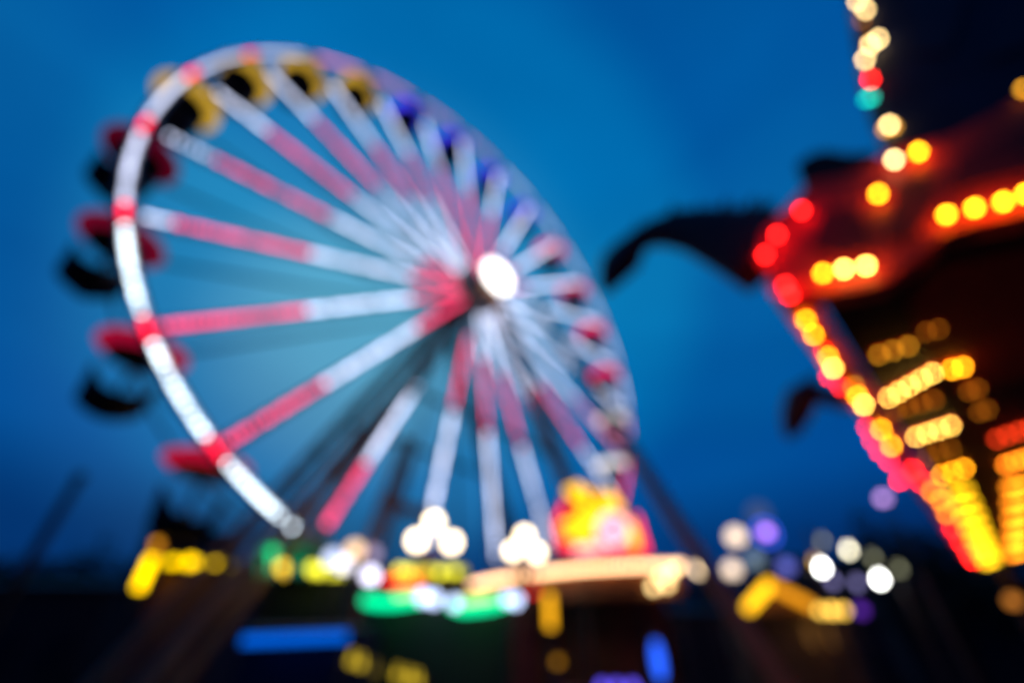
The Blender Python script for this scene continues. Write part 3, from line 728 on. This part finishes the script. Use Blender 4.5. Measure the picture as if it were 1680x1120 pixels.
# ------------------------------------------------------------------ flagpole, buildings and trees in the dark
p = atY(128, 788, 13.5)
t = thing('flagpole', (p.x, p.y, 0), 'bare dark flagpole standing left of the ferris wheel', 'pole')
bm = B(); tube(bm, (0, 0, 0), (0, 0, p.z), .17, .12, seg=12); obj('mast', bm, black, t)
bm = B(); ball(bm, (0, 0, p.z+.1), .17, 2); obj('finial', bm, black, t)
bm = B(); tube(bm, (0, 0, 0), (0, 0, .25), .4, .3, seg=16); obj('base', bm, steel, t)
def building(x0, x1, Y, d, z, ridge, label, m):
    t = thing('building', ((x0+x1)/2, Y+d/2, 0), label, 'building'); w = x1-x0
    bm = B(); box(bm, (0, 0, z/2), (w, d, z)); obj('wall', bm, m, t)
    bm = B(); A = [bm.verts.new((-w/2-.2, y, zz)) for y, zz in ((-d/2-.2, z+.01), (0, z+ridge), (d/2+.2, z+.01))]; D = [bm.verts.new((w/2+.2, v.co.y, v.co.z)) for v in A]
    bm.faces.new(A); bm.faces.new(D[::-1])
    for i in range(3): bm.faces.new((A[i], A[(i+1) % 3], D[(i+1) % 3], D[i]))
    obj('roof', bm, black, t)
    for i in range(4):
        bm = B(); box(bm, (-w*.36+w*.24*i, -d/2-.02, z*.55), (w*.12, .05, z*.25)); obj('window', bm, paint('dark_glass', (.01, .012, .02), .2), t)
    bm = B(); box(bm, (w*.43, -d/2-.02, 1.05), (1.1, .05, 2.1)); obj('door', bm, maroon, t)
a, b = atY(250, 856, 24), atY(340, 856, 24)
building(a.x, b.x, 24, 4, a.z-.5, .6, 'tall dark cabin building behind the yellow neon stall', paint('dark_wall', (.026, .018, .026), .8))
a, b = atY(1290, 890, 40), atY(1500, 890, 40)
building(a.x, b.x, 40, 10, a.z-1.2, 1.2, 'long dark hall behind the festoon bulbs at right', paint('dark_wall', (.012, .009, .014)))
a, b = atY(480, 965, 36), atY(900, 965, 36)
building(a.x, b.x, 36, 8, a.z-.6, .8, 'long low dark shed behind the wheel base', paint('dark_wall', (.012, .009, .014)))
for q0, q1, Y, d, dz, lab in (((-130, 938), (205, 934), 20.5, 4, .5, 'long dark trailer at far left below the flagpole'), ((840, 985), (1240, 985), 27, 5, .5, 'dark low building behind the curved kiosk'),
        ((1250, 985), (1420, 965), 26, 4, .5, 'dark cabin behind the gabled kiosk'), ((1430, 930), (1760, 930), 30, 5, .6, 'wide dark building under the pavilion at right'),
        ((340, 950), (600, 950), 27, 4, .5, 'dark shed between the left stall and the wheel base')):
    a, b = atY(*q0, Y), atY(*q1, Y)
    building(a.x, b.x, Y, d, a.z-dz, dz, lab, paint('dark_wall', (.012, .009, .014)))
leaf = paint('dark_leaves', (.016, .026, .012), .8, .5, 2); bark = paint('bark', (.02, .015, .012), .9)
def make_tree(h, w):
    t = thing('tree', (0, 0, 0), 'x', 'tree', 'dark trees on the horizon')
    bm = B(); tube(bm, (0, 0, 0), (0, 0, h*.55), h*.035, h*.02, seg=10)
    limbs = []
    for i in range(7):
        a = 2*PI*i/7+random.uniform(-.3, .3); s0 = Vector((0, 0, h*random.uniform(.28, .5)))
        e = Vector((math.cos(a)*w*.33, math.sin(a)*w*.33, h*random.uniform(.5, .8))); tube(bm, s0, e, h*.012, h*.004, seg=6); limbs.append(e)
    obj('trunk', bm, bark, t)
    bm = B()
    cl = [(e, w*random.uniform(.14, .24)) for e in limbs]+[(Vector((random.uniform(-.25, .25)*w, random.uniform(-.25, .25)*w, h*random.uniform(.45, .92))), w*random.uniform(.12, .22)) for _ in range(9)]
    for c_, r in cl:
        for _ in range(110):
            d = Vector((random.gauss(0, 1), random.gauss(0, 1), random.gauss(0, 1))).normalized()*r*random.random()**.4
            p = c_+d; u = Vector((random.gauss(0, 1), random.gauss(0, 1), random.gauss(0, 1))).normalized(); v = u.orthogonal().normalized(); s_ = h*.022*random.uniform(.6, 1.4)
            vs = [bm.verts.new(p+q) for q in (u*s_, v*s_*.6, -u*s_, -v*s_*.6)]; bm.faces.new(vs)
    obj('crown', bm, leaf, t)
    return t
T0 = make_tree(7.5, 6.5); first = True
TR = [(10, 905, 34, 1.0, 'dark tree at far left edge behind the flagpole'), (70, 915, 36, 1.0, 'dark tree just right of the far left tree'), (190, 905, 36, 1.0, 'dark tree left of the tall dark cabin'),
      (400, 930, 38, .9, 'dark tree right of the tall dark cabin'), (1000, 960, 40, .9, 'dark tree behind the curved kiosk'), (1110, 930, 42, .9, 'dark tree behind the cream globe lamp'),
      (1240, 935, 40, .95, 'dark tree behind the violet globe lamp'), (1480, 855, 30, 1.0, 'tall dark tree below the pavilion red bulbs'), (1560, 900, 32, 1.0, 'dark tree below the pavilion yellow rows'), (1650, 930, 34, 1.0, 'dark tree at far right under the pavilion')]
for x, y, Y, s_, lab in TR:
    p = atY(x, y, Y); 
    if first: t = T0; first = False
    else: t = dup(T0, (0, 0, 0), lab)
    t.location = (p.x, p.y, 0); k = p.z/7.2; t.scale = (max(k, .7), max(k, .7), k); t.rotation_euler = (0, 0, x*.7); t['label'] = lab
